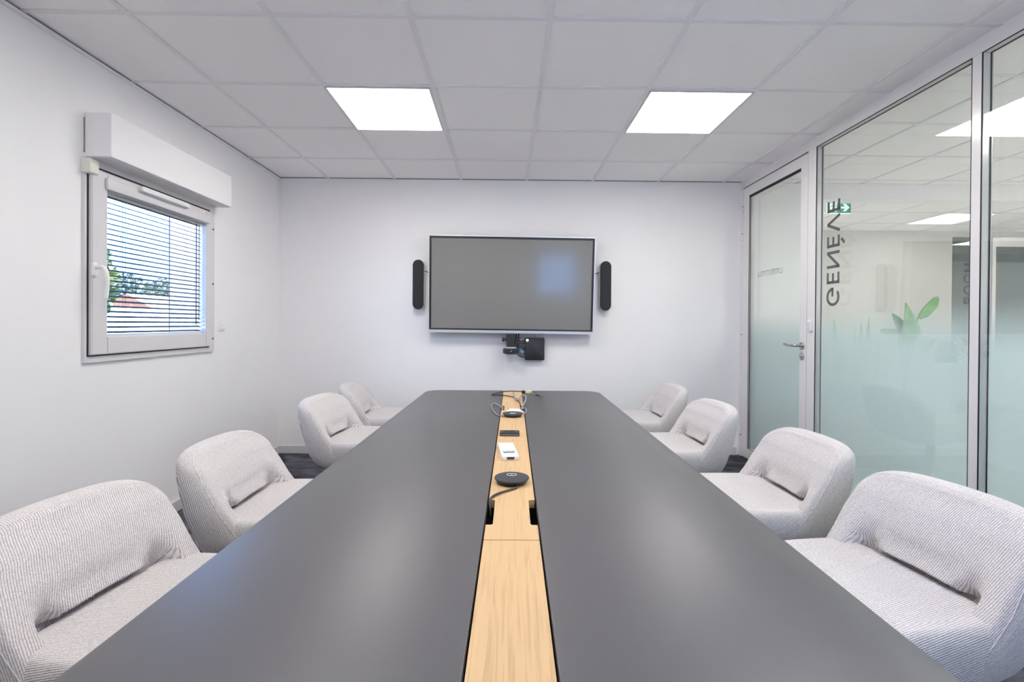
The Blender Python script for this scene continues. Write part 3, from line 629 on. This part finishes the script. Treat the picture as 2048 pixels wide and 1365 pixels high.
for k, pts in enumerate(([(.095,.981),(.118,1.014),(.140,1.030),(.172,1.034)],[(.095,.972),(.112,.992),(.140,1.010),(.172,1.013)],[(.098,.966),(.118,.981),(.142,.990),(.172,.991)],[(.105,.960),(.125,.972),(.148,.973),(.172,.968)])):
    bm = B(); tube(bm, smoothpath([(pts[0][0],4.372,pts[0][1]-.02)]+[(x,4.368,z) for x,z in pts],6), .0042, 8); o = obj('data_cable', bm, M_cable, None, smooth=True); tag(o, lab[k], 'cable', 'cables between camera and mini computer')
bm = B(); tube(bm, smoothpath([(.090,4.365,.925),(.106,4.365,.912),(.128,4.367,.895),(.150,4.368,.888),(.173,4.368,.889)],6), .005, 8); o = obj('data_cable', bm, M_cable, None, smooth=True); tag(o,'black cable from below the camera to the lower edge of the mini computer','cable','cables between camera and mini computer')
bm = B(); box(bm,(-.020,-.009,-.016),(.020,.009,.016),.003,2,Matrix.Rotation(.6,4,'Y')); o = obj('blue_connector', bm, M_blue, None, loc=(.146,4.370,.938)); tag(o,'small blue connector hanging between camera and mini computer','connector')
bm = B(); tube(bm, smoothpath([(.146,4.380,.950),(.150,4.385,.962),(.172,4.375,.955)],5), .003, 8); obj('wire', bm, M_cable, o, smooth=True)
for v in o.children[0].data.vertices: v.co -= o.location
for k,(xa,xb,lb) in enumerate(((.092,.096,'thin black cable dropping from screen to camera, the left of the two'),(.110,.117,'thin black cable dropping from screen to camera, the right of the two'))):
    bm = B(); tube(bm, smoothpath([(xb+.004,4.345,1.16),(xb,4.36,1.10),(xa,4.366,1.05),(xa-.004,4.368,1.0)],6), .004, 8); o = obj('screen_cable', bm, M_cable, None, smooth=True); tag(o, lb, 'cable','cables dropping from the screen')

# ------------------------------------------------------------------ chairs
def interp(tab, z):
    if z <= tab[0][0]: return tab[0][1]
    for (a,u),(b_,v) in zip(tab, tab[1:]):
        if z <= b_: t = (z-a)/(b_-a); t = t*t*(3-2*t)*.35+t*.65; return u+(v-u)*t
    return tab[-1][1]
def sstep(a, b_, x): t = max(0,min(1,(x-a)/(b_-a))); return t*t*(3-2*t)
RIM = [(.29,.19),(.345,.130),(.40,.080),(.44,.040),(.48,.004),(.55,-.040),(.635,-.090),(.70,-.140),(.73,-.157)]
OUT = [(.29,-.020),(.32,-.065),(.365,-.102),(.41,-.122),(.54,-.168),(.64,-.190),(.70,-.202),(.73,-.206)]
WID = [(.29,.235),(.345,.252),(.40,.263),(.47,.270),(.56,.269),(.66,.261),(.72,.254)]
def outline(a):     # rounded trapezoid, returns (y,z)
    zt, zb = .721, .29; zc, hz = (zt+zb)/2, (zt-zb)/2; n = 6.0
    c, s = math.cos(a), math.sin(a)
    e = lambda v: math.copysign(abs(v)**(2/n), v)
    z = zc+hz*e(s); y = e(c)*interp(WID, z)
    if s > 0: z -= .010*(y/.26)**2*sstep(.5,1,s)       # top edge arches a little
    return y, z
def xfront(y, z):
    q = min(1, abs(y)/.265)
    x = interp(RIM, z)
    x -= .020*(1-q**2.2)*sstep(.40,.55,z)              # back hollows towards its middle
    k = sstep(.46,.64,z)                               # pocket above the seat, sharp below and fading upwards
    x -= .036*(1-sstep(.170-.08*k,.198+.05*k,abs(y)))*(1-k)**1.3*sstep(.36,.44,z)
    x -= .055*(1-sstep(.484,.497,z))*(1-sstep(.178,.195,abs(y)))*sstep(.40,.43,z)      # tucked under above the seat
    return x
def xback(y, z): return interp(OUT, z)-.045*(1-min(1,abs(y)/.27)**2)
def uvmap(bm, f):
    L = bm.loops.layers.uv.new('UVMap')
    for fc in bm.faces:
        c = fc.calc_center_median()
        for l in fc.loops: l[L].uv = f(l.vert.co, c)
def shell(nphi=160):
    bm = B(); rhos = [.02*k for k in range(1,45)]+[.89,.905,.92,.935,.95,.962,.974,.984,.992,1.0]; r0 = .89; zc0 = .55
    def pt(rho, a, side):
        y, z = outline(a); y *= rho; z = zc0+(z-zc0)*rho
        xf, xb = xfront(y,z), xback(y,z); mid = xb+(xf-xb)*.45
        g = 1 if rho <= r0 else math.sqrt(max(0,1-((rho-r0)/(1-r0))**2))
        return Vector((mid+((xf if side else xb)-mid)*g, y, z))
    rim = None
    for side in (1,0):
        c = bm.verts.new(pt(0,0,side)); last = None
        for rho in rhos:
            ring = rim if (rho == 1.0 and side == 0) else [bm.verts.new(pt(rho,2*PI*k/nphi,side)) for k in range(nphi)]
            if rho == 1.0: rim = ring
            for k in range(nphi):
                bm.faces.new((c,ring[k],ring[(k+1)%nphi]) if last is None else (last[k],ring[k],ring[(k+1)%nphi],last[(k+1)%nphi]))
            last = ring
    def f(v, c):
        sg = 1 if c.y > 0 else -1; xf = xfront(v.y, v.z)
        return (sg*(abs(v.y)+max(0,xf-v.x)*.9) if abs(c.y) > .18 else v.y, v.z-.35*min(0,v.x+.2) if abs(c.y) <= .18 else v.z)
    uvmap(bm, f)
    seam = [pt(.962, 2*PI*k/nphi, 1)+Vector((.001,0,0)) for k in range(nphi)]
    return bm, seam
def seatmesh():
    bm = B(); nphi = 96; rhos = [.15,.3,.45,.6,.72,.82,.88,.92,.95,.972,.988,1.0]; r0 = .90
    top = lambda u, v: .482-.008*(1-u*u)*(1-v*v)-.022*max(0,u)**3
    def pt(rho, a, side):
        n = 7.0; c, s = math.cos(a), math.sin(a); e = lambda v: math.copysign(abs(v)**(2/n), v)
        u, v = e(c)*rho, e(s)*rho
        x = .236+.324*u; y = v*.258
        zt = top(u,v); zb = .335
        g = 1 if rho <= r0 else math.sqrt(max(0,1-((rho-r0)/(1-r0))**2)); zm = .425
        return Vector((x,y,zm+((zt if side else zb)-zm)*g))
    rim = None
    for side in (1,0):
        c = bm.verts.new(pt(0,0,side)); last = None
        for rho in rhos:
            ring = rim if (rho == 1.0 and side == 0) else [bm.verts.new(pt(rho,2*PI*k/nphi,side)) for k in range(nphi)]
            if rho == 1.0: rim = ring
            for k in range(nphi):
                q = (c,ring[k],ring[(k+1)%nphi]) if last is None else (last[k],ring[k],ring[(k+1)%nphi],last[(k+1)%nphi])
                bm.faces.new(q)
            last = ring
    def f(v, c):
        sg = 1 if c.y > 0 else -1
        return (sg*(abs(v.y)+max(0,.482-v.z)) if abs(c.y) > .2 else v.y, v.x)
    uvmap(bm, f)
    return bm
def make_chair():
    t = thing('meeting_chair','','chair',(0,0,0),0,'pale fabric chairs along the meeting table')
    obj('seat', seatmesh(), M_fab_seat, t, smooth=True)
    bm, seam = shell(); bk = obj('backrest', bm, M_fab, t, smooth=True)
    bm = B(); tube(bm, seam, .0013, 6, True); obj('piping', bm, M_pipe, bk, smooth=True)
    bm = B(); lathe(bm,[(0,.322),(.11,.322),(.11,.336),(0,.336)],32,Matrix.Translation((.17,0,0))); lathe(bm,[(0,.09),(.03,.09),(.03,.321),(0,.321)],24,Matrix.Translation((.17,0,0))); obj('column', bm, M_legs, t, smooth=40)
    for k in range(4):
        a = PI/4+k*PI/2; d = Vector((math.cos(a),math.sin(a),0)); o0 = Vector((.17,0,0))
        bm = B(); tube(bm,[o0+d*.0+Vector((0,0,.10)),o0+d*.15+Vector((0,0,.075)),o0+d*.28+Vector((0,0,.030))],[.024,.020,.014],12); lg = obj('leg', bm, M_legs, t, smooth=40)
        bm = B(); lathe(bm,[(0,0),(.020,0),(.020,.012),(.012,.018),(0,.018)],16,Matrix.Translation(o0+d*.275)); obj('foot', bm, M_black, lg, smooth=40)
    return t
def dup(root):
    r = root.copy(); C.objects.link(r)
    for ch in list(root.children):
        c = ch.copy(); C.objects.link(c); c.parent = r
        for g_ in ch.children: d = g_.copy(); C.objects.link(d); d.parent = c
    return r
chair0 = make_chair()
spots = [(-.977,1.256,-6.7,'pale beige ribbed chair nearest the camera on the window side of the table'),
 (-.965,1.957,-.1,'pale beige ribbed chair second from the camera on the window side of the table'),
 (-1.006,3.092,-6.7,'pale beige ribbed chair third from the camera on the window side of the table'),
 (-1.033,3.812,4.1,'pale beige ribbed chair farthest from the camera on the window side of the table'),
 (1.125,1.366,187.9,'pale beige ribbed chair nearest the camera on the glass wall side of the table'),
 (1.138,2.062,180.8,'pale beige ribbed chair second from the camera on the glass wall side of the table'),
 (1.102,2.928,183.3,'pale beige ribbed chair third from the camera on the glass wall side of the table'),
 (1.126,3.745,181.8,'pale beige ribbed chair farthest from the camera on the glass wall side of the table')]
for i,(x,y,a,lb) in enumerate(spots):
    c = chair0 if i == 0 else dup(chair0)
    c.location = (x,y,0); c.rotation_euler = (0,0,math.radians(a)); c['label'] = lb

# ------------------------------------------------------------------ outside the window
bm = B(); box(bm,(-40,-10,-.30),(XL-.26,60,-.12)); struct('ground', bm, M_ground)
bm = B(); prism(bm,[(-3.0,4.33),(-2.36,4.52),(-2.6,7.4),(-5.0,7.4)],-.12,4.2); o = obj('building_corner', bm, M_shadewall, None); tag(o,'building corner coloured in pale blue shade standing just outside the window, right side','building')
bm = B(); box(bm,(-11.4,9,-.12),(-11.2,26,1.62),.02); o = obj('garden_wall', bm, M_render, None); tag(o,'white garden wall outside the window below the trees','wall')
def blob(name, label, cat, loc, rad, m, n, group=None, seed=1, trunk=True, flat=1):
    rnd = random.Random(seed); t = thing(name, label, cat, (loc[0],loc[1],-.12), 0, group)
    bm = B(); zc = loc[2]+.12
    for k in range(n):
        a, b_ = rnd.uniform(0,2*PI), rnd.uniform(-1,1); r_ = rnd.random()**.4; cc = math.sqrt(1-b_*b_)
        p = Vector((rad[0]*cc*math.cos(a)*r_, rad[1]*cc*math.sin(a)*r_, rad[2]*b_*r_+zc)); s = rnd.uniform(.5,1.1)*.11
        d = Vector((rnd.gauss(0,1),rnd.gauss(0,1),rnd.gauss(0,1))).normalized(); e_ = d.orthogonal().normalized(); f_ = d.cross(e_)
        vs = [bm.verts.new(p+e_*s), bm.verts.new(p+f_*s*.5), bm.verts.new(p-e_*s), bm.verts.new(p-f_*s*.5)]; bm.faces.new(vs)
    obj('foliage', bm, m, t)
    bm = B(); tube(bm,[(0,0,0),(.03,0,zc*.6),(0,.04,zc)],[.10,.07,.03],10); obj('trunk', bm, M_brown, t, smooth=40)
blob('garden_tree','light green tree at the left edge of the window view','tree',(-6.2,7.05,1.75),(.45,.42,.75),M_foliage2,1500,seed=3)
for k,(y,z,r,lb) in enumerate(((16.6,2.0,.95,'grey green tree beyond the garden wall, left of the roof'),(18.3,2.1,1.05,'grey green tree beyond the garden wall, behind the orange house'),(20.2,2.05,1.1,'grey green tree beyond the garden wall, next to the building corner'))):
    blob('background_tree',lb,'tree',(-15.4,y*1.08,z),(.9,.86,r),M_foliage,1600,'trees beyond the garden wall',seed=10+k)
hs = thing('house','small house with orange roof beyond the garden wall','house',(-12.5,17.25,-.12))
bm = B(); box(bm,(-.7,-.95,0),(.55,.95,1.76)); obj('house_wall', bm, M_render, hs)
bm = B(); prism(bm,[(-.9,1.76),(.75,1.76),(-.08,2.22)],-1.1,1.1,mtx((1,0,0),(0,0,1),(0,1,0),(0,0,0))); obj('roof', bm, M_roof, hs)
